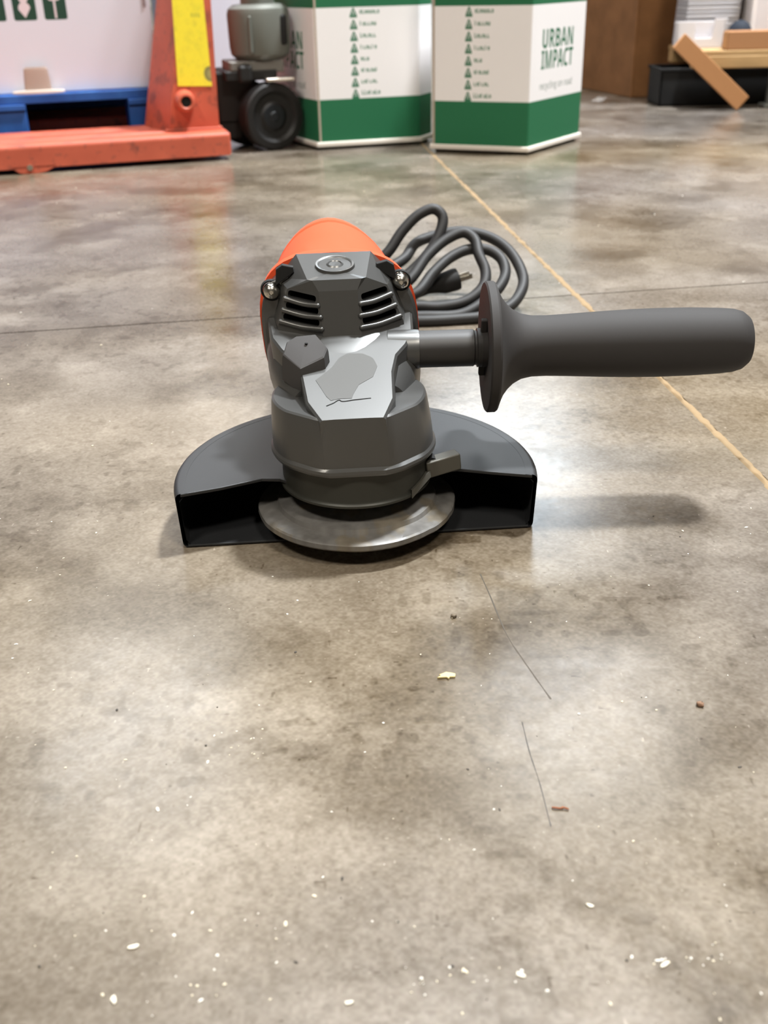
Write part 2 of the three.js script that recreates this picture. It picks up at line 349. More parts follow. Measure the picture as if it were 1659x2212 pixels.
  // dull polygon that paints a dark reflection onto the sloping top
  {
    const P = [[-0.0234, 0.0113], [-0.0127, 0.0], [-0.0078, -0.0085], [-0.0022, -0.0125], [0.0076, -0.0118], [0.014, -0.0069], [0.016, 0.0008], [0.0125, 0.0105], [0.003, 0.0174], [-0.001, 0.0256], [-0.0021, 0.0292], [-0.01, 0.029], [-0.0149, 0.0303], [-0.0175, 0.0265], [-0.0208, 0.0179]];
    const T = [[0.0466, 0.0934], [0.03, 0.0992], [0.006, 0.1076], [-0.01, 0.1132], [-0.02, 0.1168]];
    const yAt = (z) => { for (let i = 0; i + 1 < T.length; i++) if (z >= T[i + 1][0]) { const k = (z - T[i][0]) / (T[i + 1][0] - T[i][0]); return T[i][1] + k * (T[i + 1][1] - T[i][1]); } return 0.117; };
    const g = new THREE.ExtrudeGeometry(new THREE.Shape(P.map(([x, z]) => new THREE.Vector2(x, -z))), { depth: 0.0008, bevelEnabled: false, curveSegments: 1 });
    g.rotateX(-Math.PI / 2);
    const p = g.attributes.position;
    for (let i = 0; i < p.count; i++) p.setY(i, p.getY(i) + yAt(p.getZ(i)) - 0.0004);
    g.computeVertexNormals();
    part('reflection_patch', g, std(0x5c5c5b, 0.7, { metalness: 0.3 }), gear, 'dull patch painted as a dark reflection on the sloping top');
  }
  // screws
  for (const [x, y] of [[-0.0437, 0.1445], [0.0428, 0.1475]]) {
    const s = creased(lathe([[0.0001, 0.0046], [0.0012, 0.0046], [0.0016, 0.0058], [0.003, 0.0052], [0.0043, 0.004], [0.0053, 0.0018], [0.0055, -0.002], [0.0001, -0.002]], 32), 0.7);
    s.rotateX(Math.PI / 2); s.translate(x, y, -0.059);
    part('housing_screw', lean(s), M.steel, gear);
    const boss = creased(lathe([[0.0056, -0.001], [0.0062, 0.0002], [0.0068, 0.0003], [0.0071, -0.0002], [0.0072, -0.003]], 32), 0.8);
    boss.rotateX(Math.PI / 2); boss.translate(x, y, -0.0595);
    part('screw_shade_ring', lean(boss), M.darkAndShade, gear);  // dark ring paints the shade around the recessed screw head
  }
  // spindle lock button
  const upper = [[-0.0405, 0.1225, -0.0175], [-0.0345, 0.1252, -0.0195], [-0.0215, 0.1262, -0.0185], [-0.0148, 0.1215, -0.0055], [-0.0175, 0.1175, 0.0005], [-0.0325, 0.1125, 0.0052], [-0.0432, 0.1175, -0.0085]];
  const grow = (k, dy) => upper.map(([x, y, z]) => [-0.029 + (x + 0.029) * k, y + dy, -0.0075 + (z + 0.0075) * k]);
  part('lock_button', loft([grow(1.1, -0.017), grow(1.04, -0.003), grow(1.0, -0.0008), grow(0.94, 0)], 0.35), M.button, gear, 'dark grey spindle lock button');
  const dot = new THREE.SphereGeometry(0.0011, 12, 8); dot.scale(1, 0.35, 1); dot.translate(-0.028, 0.1228, -0.0115);
  part('cast_seam', tube([[-0.0179, 0.0978, 0.0347], [-0.0135, 0.0986, 0.0325], [-0.0098, 0.0995, 0.0300], [-0.0084, 0.0990, 0.0313], [0.0, 0.0993, 0.0305], [0.0097, 0.0995, 0.0297]], 0.00035, 6, 6), M.darkAndShade, gear);
  part('button_dimple', dot, M.darkAndShade, gear);

  // --- motor housing, rear handle
  const motor = loft([superRing(-0.0735, 0, 0.1115, 0.0545, 0.0535, 0.0535, 2.9), superRing(-0.084, 0, 0.1115, 0.0545, 0.0535, 0.0535, 2.8), superRing(-0.088, 0, 0.112, 0.0515, 0.0525, 0.052, 2.1), superRing(-0.12, 0, 0.112, 0.0500, 0.0545, 0.051, 1.95), superRing(-0.1575, 0, 0.112, 0.0480, 0.0555, 0.049, 1.85), superRing(-0.159, 0, 0.112, 0.0470, 0.0545, 0.048, 1.85), superRing(-0.162, 0, 0.112, 0.0470, 0.0545, 0.048, 1.85), superRing(-0.164, 0, 0.112, 0.0476, 0.0558, 0.048, 1.85), superRing(-0.178, 0, 0.111, 0.0455, 0.0555, 0.047, 1.85), superRing(-0.19, 0, 0.108, 0.041, 0.05, 0.044, 1.9), superRing(-0.203, 0, 0.102, 0.034, 0.04, 0.038, 2.1)], 0.5);
  part('motor_housing', lean(motor), M.orange, grinder, 'bright orange plastic motor housing');
  const rear = loft([[-0.198, 0.1, 0.031], [-0.22, 0.094, 0.03], [-0.26, 0.086, 0.028], [-0.32, 0.076, 0.029], [-0.37, 0.068, 0.031], [-0.392, 0.064, 0.029], [-0.4, 0.062, 0.022]].map(([z, y, r]) => superRing(z, 0, y, r * 0.9, r, r, 2.4)), 0.5);
  const rh = part('rear_handle', lean(rear), M.rubber, grinder);
  const tr = box(0.02, 0.014, 0.075, 0, 0.05, -0.285, 0.005); tr.rotateX(0);
  part('trigger', lean(tr), M.black, rh);

  // --- side handle
  const side = part('side_handle', (() => {
    const g = creased(lathe([[0.0001, 0.0420], [0.0128, 0.0420], [0.0128, 0.0455], [0.036, 0.0440], [0.0420, 0.0442], [0.0430, 0.0452], [0.0430, 0.0498], [0.0422, 0.0510], [0.0375, 0.0528], [0.0325, 0.0552], [0.0282, 0.0585], [0.0245, 0.0625], [0.0215, 0.068], [0.0201, 0.075], [0.0199, 0.085], [0.0205, 0.1], [0.0215, 0.12], [0.0223, 0.14], [0.0226, 0.16], [0.0224, 0.18], [0.0216, 0.2], [0.0208, 0.209], [0.0192, 0.2145], [0.016, 0.2185], [0.0001, 0.22]], 72), 0.45);
    g.rotateZ(-Math.PI / 2); return g;
  })(), M.rubber, grinder, 'dark grey rubber side handle with round hand flange');
  side.position.set(0.0455, 0.1085, -0.0318); side.rotation.set(0, -0.06, 0);
  const stem = creased(lathe([[0.0001, -0.012], [0.0122, -0.012], [0.0122, 0.0365], [0.0114, 0.0372], [0.0114, 0.0385], [0.0128, 0.039], [0.0128, 0.042], [0.0001, 0.042]], 48), 0.5); stem.rotateZ(-Math.PI / 2);
  part('handle_stem', stem, std(0x2f2d2c, 0.5), side);
  for (let i = 0; i < 2; i++) { const g = box(0.0045, 0.01, 0.004, 0.0432, 0.0165, 0, 0.001); g.rotateX(i * Math.PI + 0.25); part('flange_rib', g, M.rubber, side); }
  const boss = creased(lathe([[0.0001, -0.02], [0.0132, -0.02], [0.0132, -0.002], [0.0129, 0.0005], [0.0125, 0.0005], [0.0001, 0.0005]], 40), 0.5); boss.rotateZ(-Math.PI / 2); boss.rotateY(-0.06); boss.translate(0.0455, 0.1085, -0.0318);
  part('handle_socket', boss, M.cast, gear);
}
// --- mains cord (part of the tool); points are in hall coordinates, brought into the tool's frame
{
  const toTool = (p) => { const c = Math.cos(0.071), s = Math.sin(0.071), x = p[0] - 0.003, z = p[2]; return [c * x - s * z, p[1], s * x + c * z]; };
  const run = [
    [-0.026, 0.060, -0.392], [-0.029, 0.055, -0.43], [-0.02, 0.04, -0.49], [0.005, 0.035, -0.52],
    [0.032, 0.055, -0.528], [0.049, 0.076, -0.538], [0.068, 0.092, -0.546], [0.085, 0.097, -0.549], [0.094, 0.089, -0.545], [0.089, 0.070, -0.535], [0.075, 0.051, -0.526], [0.054, 0.033, -0.517],
    [0.03, 0.02, -0.5], [0.005, 0.016, -0.49], [0.0, 0.026, -0.5], [0.022, 0.038, -0.505],
    [0.05, 0.048, -0.526], [0.065, 0.060, -0.550], [0.092, 0.066, -0.562], [0.118, 0.068, -0.565], [0.147, 0.063, -0.557], [0.168, 0.052, -0.534], [0.179, 0.032, -0.494], [0.173, 0.021, -0.471], [0.159, 0.012, -0.453], [0.134, 0.0065, -0.441], [0.104, 0.0052, -0.436], [0.062, 0.0052, -0.433],
    [0.03, 0.0052, -0.44], [0.015, 0.012, -0.46], [0.03, 0.022, -0.475],
    [0.055, 0.034, -0.490], [0.076, 0.054, -0.515], [0.099, 0.068, -0.532], [0.118, 0.073, -0.537], [0.129, 0.066, -0.530], [0.132, 0.054, -0.514], [0.138, 0.040, -0.498], [0.135, 0.028, -0.483], [0.117, 0.016, -0.469], [0.086, 0.011, -0.463], [0.064, 0.012, -0.464],
    [0.04, 0.012, -0.463], [0.025, 0.013, -0.468], [0.04, 0.017, -0.472],
    [0.062, 0.023, -0.477], [0.081, 0.038, -0.501], [0.102, 0.050, -0.521], [0.123, 0.056, -0.530], [0.144, 0.055, -0.528], [0.157, 0.048, -0.516], [0.160, 0.037, -0.499], [0.153, 0.027, -0.483], [0.141, 0.019, -0.471], [0.11, 0.006, -0.452], [0.07, 0.0055, -0.448],
    [0.03, 0.006, -0.455], [0.012, 0.008, -0.485], [0.028, 0.009, -0.506], [0.055, 0.011, -0.51], [0.074, 0.016, -0.516],
  ].map(toTool);
  const cord = part('power_cord', tube(run, 0.006, 8, 12), M.cord, grinder, 'dark grey rubber mains cord in loose loops');
  const plug = creased(lathe([[0.0001, -0.004], [0.0055, -0.004], [0.0065, 0.004], [0.0085, 0.012], [0.0115, 0.02], [0.0125, 0.034], [0.012, 0.038], [0.0001, 0.0385]], 24), 0.5);
  plug.rotateX(Math.PI / 2); plug.applyQuaternion(new THREE.Quaternion().setFromUnitVectors(V(0, 0, 1), V(0.96, 0.22, -0.16).normalize()));
  plug.translate(...toTool([0.074, 0.0165, -0.516]));
  const pl = part('plug', plug, M.black, cord);
  const prong = join([-1, 1].map((s) => { const g = box(0.017, 0.0055, 0.0012, 0.045, 0, s * 0.0055, 0.0004); g.rotateZ(0.22); g.rotateY(0.16); g.translate(...toTool([0.074, 0.0165, -0.516])); return g; }));
  part('plug_prong', prong, M.steel, cord);
}

// ---------------------------------------------------------------- recycling boxes
const INK = '#1f6a47';
function boxBase(c, w, h) {
  const y = (t) => h * (1 - t / 0.38);
  c.fillStyle = '#f6f3f4'; c.fillRect(0, 0, w, h);
  c.fillStyle = '#1a6b45'; c.fillRect(0, y(0.099), w, h); c.fillRect(0, 0, w, y(0.271));
  return y;
}
function wordMark(c, x, y, width, hgt, s) { // small print that the photograph leaves unreadable: a row of letter-sized strokes
  const n = Math.max(3, Math.round(width / (hgt * 0.62))), st = width / n;
  c.fillStyle = INK;
  for (let i = 0; i < n; i++) { const k = HASH[s * 37 + i * 11 + 5]; c.fillRect(x + i * st, y + hgt * (k < 0.3 ? 0 : 0.22), st * 0.28, hgt * (k < 0.3 ? 1 : 0.78)); if (k > 0.2) c.fillRect(x + i * st, y + hgt * (k > 0.6 ? 0.22 : 0.8), st * 0.74, hgt * 0.2); if (k > 0.45) c.fillRect(x + i * st + st * 0.46, y + hgt * 0.22, st * 0.28, hgt * 0.78); }
}
const listFace = paint(640, 1216, (c, w, h) => {
  const y = boxBase(c, w, h);
  [0.19, 0.16, 0.155, 0.16, 0.085, 0.165, 0.16, 0.185].forEach((len, i) => {
    const yy = y(0.2615 - i * 0.0218), x = w * 0.375, k = 20;
    c.fillStyle = INK; c.strokeStyle = INK; c.lineWidth = 8; c.lineJoin = 'round';
    c.beginPath(); c.moveTo(x, yy - k * 1.15); c.lineTo(x + k * 0.9, yy + k); c.lineTo(x - k * 0.9, yy + k); c.closePath(); c.stroke();
    c.fillRect(x - 6, yy + 2, 12, 12); c.fillRect(x - 22, yy + 24, 44, 7);
    wordMark(c, x + 38, yy - 16, w * len, 26, i + 1);
  });
});
const nameFace = paint(640, 1216, (c, w, h) => {
  const y = boxBase(c, w, h);
  c.fillStyle = INK; c.textAlign = 'center'; c.textBaseline = 'alphabetic';
  const word = (s, t, width, font) => { c.save(); c.font = font; const m = c.measureText(s).width; c.translate(w * 0.48, y(t)); c.scale(width / m, 1); c.fillText(s, 0, 0); c.restore(); };
  word('URBAN', 0.193, w * 0.6, 'bold 150px sans-serif'); word('IMPACT', 0.155, w * 0.6, 'bold 150px sans-serif');
  c.fillStyle = '#6f7f75';
  word('recycling on road', 0.118, w * 0.62, '58px sans-serif');
});
function recyclingBox(label, pos, turn, foot, faces) {
  const o = thing('recycling_box', label, 'recycling box', pos, turn);
  const H = 0.38, plain = paint(64, 1216, (c, w, h) => boxBase(c, w, h));
  const edge = std(0xe9e1d8, 0.75), face = (t) => std(0xffffff, 0.62, { map: t });
  const outline = (grow, y0, y1) => { // the footprint as a low slab
    const cx = foot.reduce((a, p) => a + p[0], 0) / foot.length, cz = foot.reduce((a, p) => a + p[1], 0) / foot.length;
    const ring = (y, k) => foot.map(([x, z]) => { const d = Math.hypot(x - cx, z - cz); return [x + ((x - cx) / d) * k, y, z + ((z - cz) / d) * k]; });
    return loft([ring(y0, grow - 0.002), ring(y0 + 0.002, grow), ring(y1 - 0.002, grow), ring(y1, grow - 0.002)], 0.3);
  };
  faces.forEach(([name, tex], i) => {
    const [ax, az] = foot[i], [bx, bz] = foot[(i + 1) % foot.length], w = Math.hypot(bx - ax, bz - az);
    const g = new RoundedBoxGeometry(w - 0.001, H - 0.014, 0.005, 2, 0.002), p = g.attributes.position, uv = g.attributes.uv;
    for (let k = 0; k < p.count; k++) uv.setXY(k, p.getX(k) / w + 0.5, (p.getY(k) + (H + 0.014) / 2) / H);
    g.clearGroups(); g.translate(0, 0, -0.0025); g.rotateY(Math.atan2(-(bz - az), bx - ax)); g.translate((ax + bx) / 2, (H + 0.014) / 2, (az + bz) / 2);
    part(name, g, face(tex ?? plain), o);
  });
  part('base_rim', outline(0.005, 0.006, 0.016), edge, o, 'white bottom rim');
  part('foot_gap_shade', outline(-0.008, 0, 0.008), M.black, o);  // black plate paints the shaded gap below the rim
  part('corner_seam', box(0.004, H - 0.02, 0.0015, 0.004, H / 2 + 0.006, 0.0006, 0.0006), std(0xb9aa9c, 0.8), o);
  return o;
}
recyclingBox('white and green cardboard recycling box behind the black wheels of the pallet jack', [-0.0975, 0, -1.678], 0.24, [[0, 0], [0.222, 0], [0.264, -0.05], [0.235, -0.25], [-0.06, -0.24]], [['front_panel', listFace], ['corner_panel'], ['side_panel'], ['back_panel'], ['side_panel', nameFace]]);
recyclingBox('white and green cardboard recycling box with the words URBAN IMPACT on its right side', [0.1384, 0, -1.6198], -0.39, [[0, 0], [0.202, 0], [0.256, -0.228], [0.01, -0.25]], [['front_panel', listFace], ['side_panel', nameFace], ['back_panel'], ['side_panel']]);

// ---------------------------------------------------------------- pallet jack
const JACK = [-0.2745, 0, -1.579], JT = 0.29;
const jackPaint = texture(512, (u, v) => { const a = fbm(u, v, 7, 4, 5), g = smooth(0.58, 0.74, fbm(u, v, 9, 5, 15)) * 0.4, s = smooth(0.66, 0.74, fbm(u, v, 30, 3, 25)) * 0.25; const d = 1 - Math.min(0.75, g + s); return [clamp8((192 + 30 * (a - 0.5)) * (0.5 + 0.5 * d)), clamp8((92 + 20 * (a - 0.5)) * (0.62 + 0.38 * d)), clamp8((68 + 16 * (a - 0.5)) * (0.75 + 0.25 * d))]; }, true);
const orangeSteel = std(0xffffff, 0.5, { map: jackPaint });
const boxUV = (g, k) => { const n = g.index ? g.toNonIndexed() : g, p = n.attributes.position, q = n.attributes.normal; const uv = new Float32Array(p.count * 2); for (let i = 0; i < p.count; i++) { const ax = Math.abs(q.getX(i)), ay = Math.abs(q.getY(i)), az = Math.abs(q.getZ(i)); const [a, b] = ay > ax && ay > az ? [p.getX(i), p.getZ(i)] : ax > az ? [p.getZ(i), p.getY(i)] : [p.getX(i), p.getY(i)]; uv[2 * i] = a * k; uv[2 * i + 1] = b * k; } n.setAttribute('uv', new THREE.BufferAttribute(uv, 2)); return n; };
const jack = thing('pallet_jack', 'orange hand pallet jack with yellow label and black wheels in front of blue pallet', 'pallet jack', JACK, JT);
{
  const forkGeo = (() => {
    const s = new THREE.Shape(), w = 0.2, y0 = 0.012, y1 = 0.052, r = 0.008, t = 0.008;
    s.moveTo(0, y0); s.lineTo(0, y1 - r); s.quadraticCurveTo(0, y1, -r, y1); s.lineTo(-0.05, y1); s.lineTo(-0.054, y1 - 0.004); s.lineTo(-0.066, y1 - 0.004); s.lineTo(-0.07, y1); s.lineTo(-0.13, y1); s.lineTo(-0.134, y1 - 0.004); s.lineTo(-0.146, y1 - 0.004); s.lineTo(-0.15, y1); s.lineTo(-w + r, y1); s.quadraticCurveTo(-w, y1, -w, y1 - r); s.lineTo(-w, y0); s.lineTo(-w + t, y0); s.lineTo(-w + t, y1 - 0.016); s.lineTo(-t, y1 - 0.016); s.lineTo(-t, y0); s.closePath();
    const g = new THREE.ExtrudeGeometry(s, { depth: 1.12, bevelEnabled: true, bevelSize: 0.002, bevelThickness: 0.003, bevelSegments: 2 });
    // shape (x = z', y = y), depth runs along -x'
    g.rotateY(-Math.PI / 2); return g;
  })();
  for (const z of [0, -0.41]) {
    const f = part('fork', boxUV(forkGeo.clone(), 3.2), orangeSteel, jack); f.position.z = z;
    const heel = part('fork_heel', boxUV(box(0.008, 0.04, 0.196, 0.001, 0.032, -0.1, 0.003), 3.2), orangeSteel, f);
    const tab = new THREE.Shape([[-0.425, 0.014], [-0.41, 0.003], [-0.4, 0.0006], [-0.375, 0.0006], [-0.36, 0.003], [-0.335, 0.014]].map(([x, y]) => new THREE.Vector2(x, y)));
    const tg = new THREE.ExtrudeGeometry(tab, { depth: 0.006, bevelEnabled: true, bevelSize: 0.001, bevelThickness: 0.001, bevelSegments: 1 }); tg.translate(0, 0, -0.005);
    part('roller_bracket', boxUV(tg, 3), orangeSteel, f);
    const bolt = new THREE.CylinderGeometry(0.0055, 0.0055, 0.006, 20); bolt.rotateX(Math.PI / 2); bolt.translate(-0.389, 0.012, 0.003);
    part('roller_bolt', bolt, M.steel, f);
    const rol = new THREE.CylinderGeometry(0.017, 0.017, 0.11, 28); rol.rotateX(Math.PI / 2); rol.translate(-0.388, 0.0172, -0.1);
    part('load_roller', rol, M.black, f);
  }
  // tapered upright
  const up = (y, l, r, lb) => [[l, y, -0.06], [r, y, -0.06], [r + 0.004, y, -0.175], [lb, y, -0.175]];
  const frame = part('upright', boxUV(loft([up(0.05, -0.109, -0.007, -0.148), up(0.292, -0.0665, -0.0015, -0.094), up(0.45, -0.039, 0.0021, -0.06)], 0.3), 3), orangeSteel, jack);
  const lab = paint(256, 640, (c, w, h) => {
    c.fillStyle = '#fbe63c'; c.fillRect(0, 0, w, h);
    for (let i = 0; i < 500; i++) { c.fillStyle = `rgba(170,155,60,${0.02 + 0.05 * HASH[i]})`; const x = HASH[i + 700] * w, y = HASH[i + 1500] * h, r = 2 + 22 * HASH[i + 2200] ** 3; c.beginPath(); c.arc(x, y, r, 0, 7); c.fill(); }
    c.fillStyle = 'rgba(150,150,60,.4)'; for (let i = 0; i < 5; i++) c.fillRect(w * 0.58 + i * 15, h * 0.335, 11, 24);
    c.fillStyle = '#8f8650'; c.beginPath(); c.arc(w * 0.98, h * 0.885, 46, 0, 7); c.fill();
    c.fillStyle = '#a49c63'; c.beginPath(); c.arc(w * 1.0, h * 0.885, 26, 0, 7); c.fill();
  });
  const lg = new THREE.BoxGeometry(1, 1, 0.0012, 1, 1, 1);
  { const p = lg.attributes.position, Q = [[-0.0828, 0.1386], [-0.0143, 0.1353], [-0.0165, 0.335], [-0.0752, 0.335]]; for (let i = 0; i < p.count; i++) { const r = p.getX(i) > 0, t = p.getY(i) > 0, q = Q[t ? (r ? 2 : 3) : (r ? 1 : 0)]; p.setXY(i, q[0], q[1]); p.setZ(i, -0.0592 + p.getZ(i)); } lg.computeVertexNormals(); }
  part('label', lg, std(0xffffff, 0.5, { map: lab }), frame, 'yellow warning label');
  const boss = creased(lathe([[0.0105, -0.03], [0.0105, 0.03], [0.0125, 0.032], [0.0165, 0.031], [0.0185, 0.02], [0.021, 0]], 36), 0.6); boss.rotateX(Math.PI / 2); boss.translate(-0.0727, 0.111, -0.06);
  part('axle_tube', boxUV(boss, 3), orangeSteel, frame);
  const bore = new THREE.CylinderGeometry(0.0108, 0.0108, 0.02, 24); bore.rotateX(Math.PI / 2); bore.translate(-0.0727, 0.111, -0.045);
  part('bore_shade', bore, M.darkAndShade, frame);  // dark plug paints the shade inside the tube
  part('upright_foot', boxUV(box(0.115, 0.006, 0.12, -0.058, 0.055, -0.118, 0.002), 3), orangeSteel, jack);
  // the twin upright on the far fork and the cross plate
  part('cross_plate', boxUV(box(0.02, 0.3, 0.37, -0.03, 0.24, -0.37, 0.004), 3), orangeSteel, jack);
  // steer wheels
  const tyre = creased(lathe([[0.024, -0.02], [0.048, -0.0215], [0.051, -0.023], [0.063, -0.0225], [0.0665, -0.018], [0.067, 0], [0.0665, 0.018], [0.063, 0.0225], [0.051, 0.023], [0.048, 0.0205], [0.044, 0.016], [0.03, 0.0145], [0.024, 0.018]], 56), 0.5);
  const hub = creased(lathe([[0.0001, 0.0215], [0.008, 0.0215], [0.011, 0.019], [0.018, 0.0185], [0.024, 0.0175], [0.0265, 0.012], [0.0265, -0.02], [0.0001, -0.02]], 40), 0.5);
  for (const g of [tyre, hub]) g.rotateX(Math.PI / 2);
  for (const [x, z] of [[0.111, -0.105], [0.075, -0.19]]) {
    const w = part('steer_wheel', tyre, std(0x100d0c, 0.55), jack); w.position.set(x, 0.0672, z); w.rotation.y = 0.24;
    part('wheel_hub', hub, std(0x24272b, 0.35, { metalness: 0.4 }), w);
  }
  // black steering yoke
  const yoke = join([box(0.085, 0.1, 0.07, 0.047, 0.105, -0.165, 0.006), box(0.05, 0.06, 0.05, 0.03, 0.05, -0.16, 0.006), box(0.11, 0.02, 0.13, 0.075, 0.148, -0.165, 0.004), box(0.03, 0.035, 0.05, 0.062, 0.152, -0.115, 0.008)]);
  part('steering_yoke', yoke, std(0x121110, 0.6), jack);
  // hydraulic pump
  const px = 0.106, pz = -0.142;
  const oct = (y, r, k = 0.35) => { const o = []; for (let i = 0; i < 32; i++) { const a = (i / 32) * 2 * Math.PI, q = r * (1 - 0.06 * Math.abs(Math.sin(4 * a)) * k); o.push([px + q * Math.sin(a) * 1.04, y, pz + q * Math.cos(a) * 0.9]); } return o; };
  const pumpMat = std(0x6c6e67, 0.5, { metalness: 0.25 });
  const pump = part('pump_body', loft([oct(0.176, 0.03), oct(0.1775, 0.05), oct(0.186, 0.0595), oct(0.2, 0.062), oct(0.262, 0.063), oct(0.272, 0.06), oct(0.279, 0.05), oct(0.281, 0.034), oct(0.32, 0.032), oct(0.322, 0.03)], 0.45), pumpMat, jack, 'grey cast hydraulic pump body');
  part('pump_cap', creased(lathe([[0.001, 0.352], [0.026, 0.352], [0.036, 0.345], [0.037, 0.322], [0.028, 0.318], [0.001, 0.318]], 32), 0.5).translate(px, 0, pz), M.black, pump);
  part('pump_slot_shade', (() => { const g = box(0.02, 0.058, 0.012, 0, 0, 0, 0.006); g.rotateY(0.75); g.translate(px + 0.042, 0.232, pz + 0.039); return g; })(), M.black, pump);  // black block paints the darkness of a recessed slot
  part('pump_rib', (() => { const g = box(0.006, 0.07, 0.012, 0, 0, 0, 0.003); g.rotateY(-0.45); g.translate(px - 0.028, 0.225, pz + 0.051); return g; })(), pumpMat, pump);
  part('pump_base', join([box(0.116, 0.024, 0.09, 0.088, 0.164, -0.148, 0.003), box(0.03, 0.018, 0.02, 0.048, 0.1665, -0.11, 0.003)]), std(0x77746f, 0.5, { metalness: 0.3 }), jack);
  part('foot_pedal', join([box(0.06, 0.0075, 0.04, 0.132, 0.139, -0.1, 0.003), box(0.02, 0.018, 0.03, 0.112, 0.15, -0.12, 0.003)]), std(0xe6ddd2, 0.25, { metalness: 0.9 }), jack, 'bright metal foot pedal');
  // tiller
  const til = part('tiller', tube([[px + 0.01, 0.33, pz], [px + 0.05, 0.6, pz], [px + 0.09, 0.95, pz]], 0.016, 8, 14), orangeSteel, jack);
  part('grip_loop', tube([[px + 0.09, 0.95, pz], [px + 0.095, 1.0, pz + 0.09], [px + 0.12, 1.12, pz + 0.09], [px + 0.125, 1.15, pz], [px + 0.12, 1.12, pz - 0.09], [px + 0.095, 1.0, pz - 0.09], [px + 0.09, 0.95, pz]], 0.011, 8, 12), M.black, til);
}

// ---------------------------------------------------------------- blue pallet and white cartons
const bluewood = texture(256, (u, v) => { const g = fbm(u, v * 0.25, 16, 4, 3) - 0.5, w = smooth(0.62, 0.75, fbm(u, v, 8, 4, 33)); return [clamp8(22 + 40 * g + 26 * w), clamp8(78 + 50 * g + 14 * w), clamp8(150 + 60 * g - 10 * w)]; }, true);
const blue = std(0xffffff, 0.65, { map: bluewood });
const pallet = thing('wooden_pallet', 'blue painted wooden block pallet under the white carton behind the orange fork', 'pallet', JACK, JT);
{
  const x0 = -0.86, x1 = -0.052, xc = (x0 + x1) / 2;
  for (let i = 0; i < 6; i++) part('deck_board', boxUV(box(x1 - x0, 0.018, 0.115, xc, 0.111, -0.308 - i * 0.14, 0.002), 2), blue, pallet);
  for (const x of [-0.79, -0.44, -0.112]) {
    part('stringer_board', boxUV(box(0.116, 0.012, 0.82, x, 0.096, -0.655, 0.002), 2), blue, pallet);
    part('pallet_block', boxUV(box(0.116, 0.078, 0.1, x, 0.051, -0.3, 0.003), 2), blue, pallet);
  }
  for (const z of [-0.67, -1.02]) part('added_shade_stringer', boxUV(box(x1 - x0, 0.078, 0.09, xc, 0.051, z, 0.003), 2), blue, pallet);  // full-width boards added to keep light out of the pallet opening
  for (const z of [-0.3, -0.67, -1.02]) part('bottom_board', boxUV(box(x1 - x0, 0.012, 0.09, xc, 0.006, z, 0.002), 2), blue, pallet);
}
const cartonWhite = std(0xd3d4de, 0.7);
{
  const o = thing('bulk_carton', 'large pinkish white carton with dark green pictograms standing on blue pallet', 'carton', JACK, JT);
  const x0 = -0.84, x1 = -0.098, w = x1 - x0, z1 = -0.276, D = 0.74, H = 0.95, y0 = 0.1202;
  const art = paint(1024, 1312, (c, W, Hh) => {
    c.fillStyle = '#d3d4de'; c.fillRect(0, 0, W, Hh);
    const X = (x) => ((x - x0) / w) * W, Y = (y) => Hh - ((y - y0) / H) * Hh;
    const dark = '#123c2b';
    for (let k = 0; k < 4; k++) {
      const x = X(-0.269 - 0.0605 * k), yb = Y(0.2595), s = X(0.0455) - X(0), hh = 1.25 * s;
      c.fillStyle = dark; c.beginPath(); c.roundRect(x - s, yb - hh, s, hh, 6); c.fill();
      c.fillStyle = '#d9cbd0';
      const cx = x - s / 2;
      if (k === 0) { c.beginPath(); c.roundRect(cx - s * 0.28, yb - hh * 0.92, s * 0.56, hh * 0.3, 9); c.fill(); c.fillRect(cx - s * 0.05, yb - hh * 0.62, s * 0.1, hh * 0.58); }
      else if (k === 1) { c.beginPath(); c.arc(cx, yb - hh * 0.72, s * 0.2, 0, 7); c.fill(); c.beginPath(); c.moveTo(cx - s * 0.26, yb - hh * 0.36); c.arc(cx, yb - hh * 0.4, s * 0.26, Math.PI, 0); c.lineTo(cx, yb - hh * 0.08); c.closePath(); c.fill(); }
      else { c.beginPath(); c.roundRect(cx - s * 0.2, yb - hh * 0.85, s * 0.4, hh * 0.7, 10); c.fill(); }
    }
  });
  const pane = (name, ww, x, z, ry, mat) => { const g = box(ww, H, 0.008, 0, 0, 0, 0.003), p = g.attributes.position, uv = g.attributes.uv; for (let i = 0; i < p.count; i++) uv.setXY(i, p.getX(i) / ww + 0.5, p.getY(i) / H + 0.5); g.clearGroups(); g.rotateY(ry); g.translate(x, y0 + H / 2, z); part(name, g, mat, o); };
  pane('front_panel', w, (x0 + x1) / 2, z1 - 0.004, 0, std(0xffffff, 0.68, { map: art }));
  pane('side_panel', D - 0.016, x1 - 0.004, z1 - D / 2, Math.PI / 2, cartonWhite);
  pane('side_panel', D - 0.016, x0 + 0.004, z1 - D / 2, -Math.PI / 2, cartonWhite);
  pane('back_panel', w, (x0 + x1) / 2, z1 - D + 0.004, Math.PI, cartonWhite);
  part('top_panel', box(w, 0.008, D, (x0 + x1) / 2, y0 + H + 0.004, z1 - D / 2, 0.003), cartonWhite, o);
  const st = box(0.006, 0.2, 0.003, x1 - 0.012, 0.38, z1 + 0.0012, 0.001); st.rotateZ(0);
  part('edge_strap', st, std(0x8f7f80, 0.6), o);
}
{
  const o = thing('bulk_carton', 'plain pinkish white carton half hidden behind the pump of the pallet jack', 'carton', JACK, JT);
  const x = 0.235, z = -0.86;
  part('carton_body', box(0.5, 0.8, 0.4, x, 0.4, z, 0.004), cartonWhite, o);
  part('carton_flap', box(0.5, 0.006, 0.2, x, 0.803, z + 0.1, 0.002), cartonWhite, o);
}
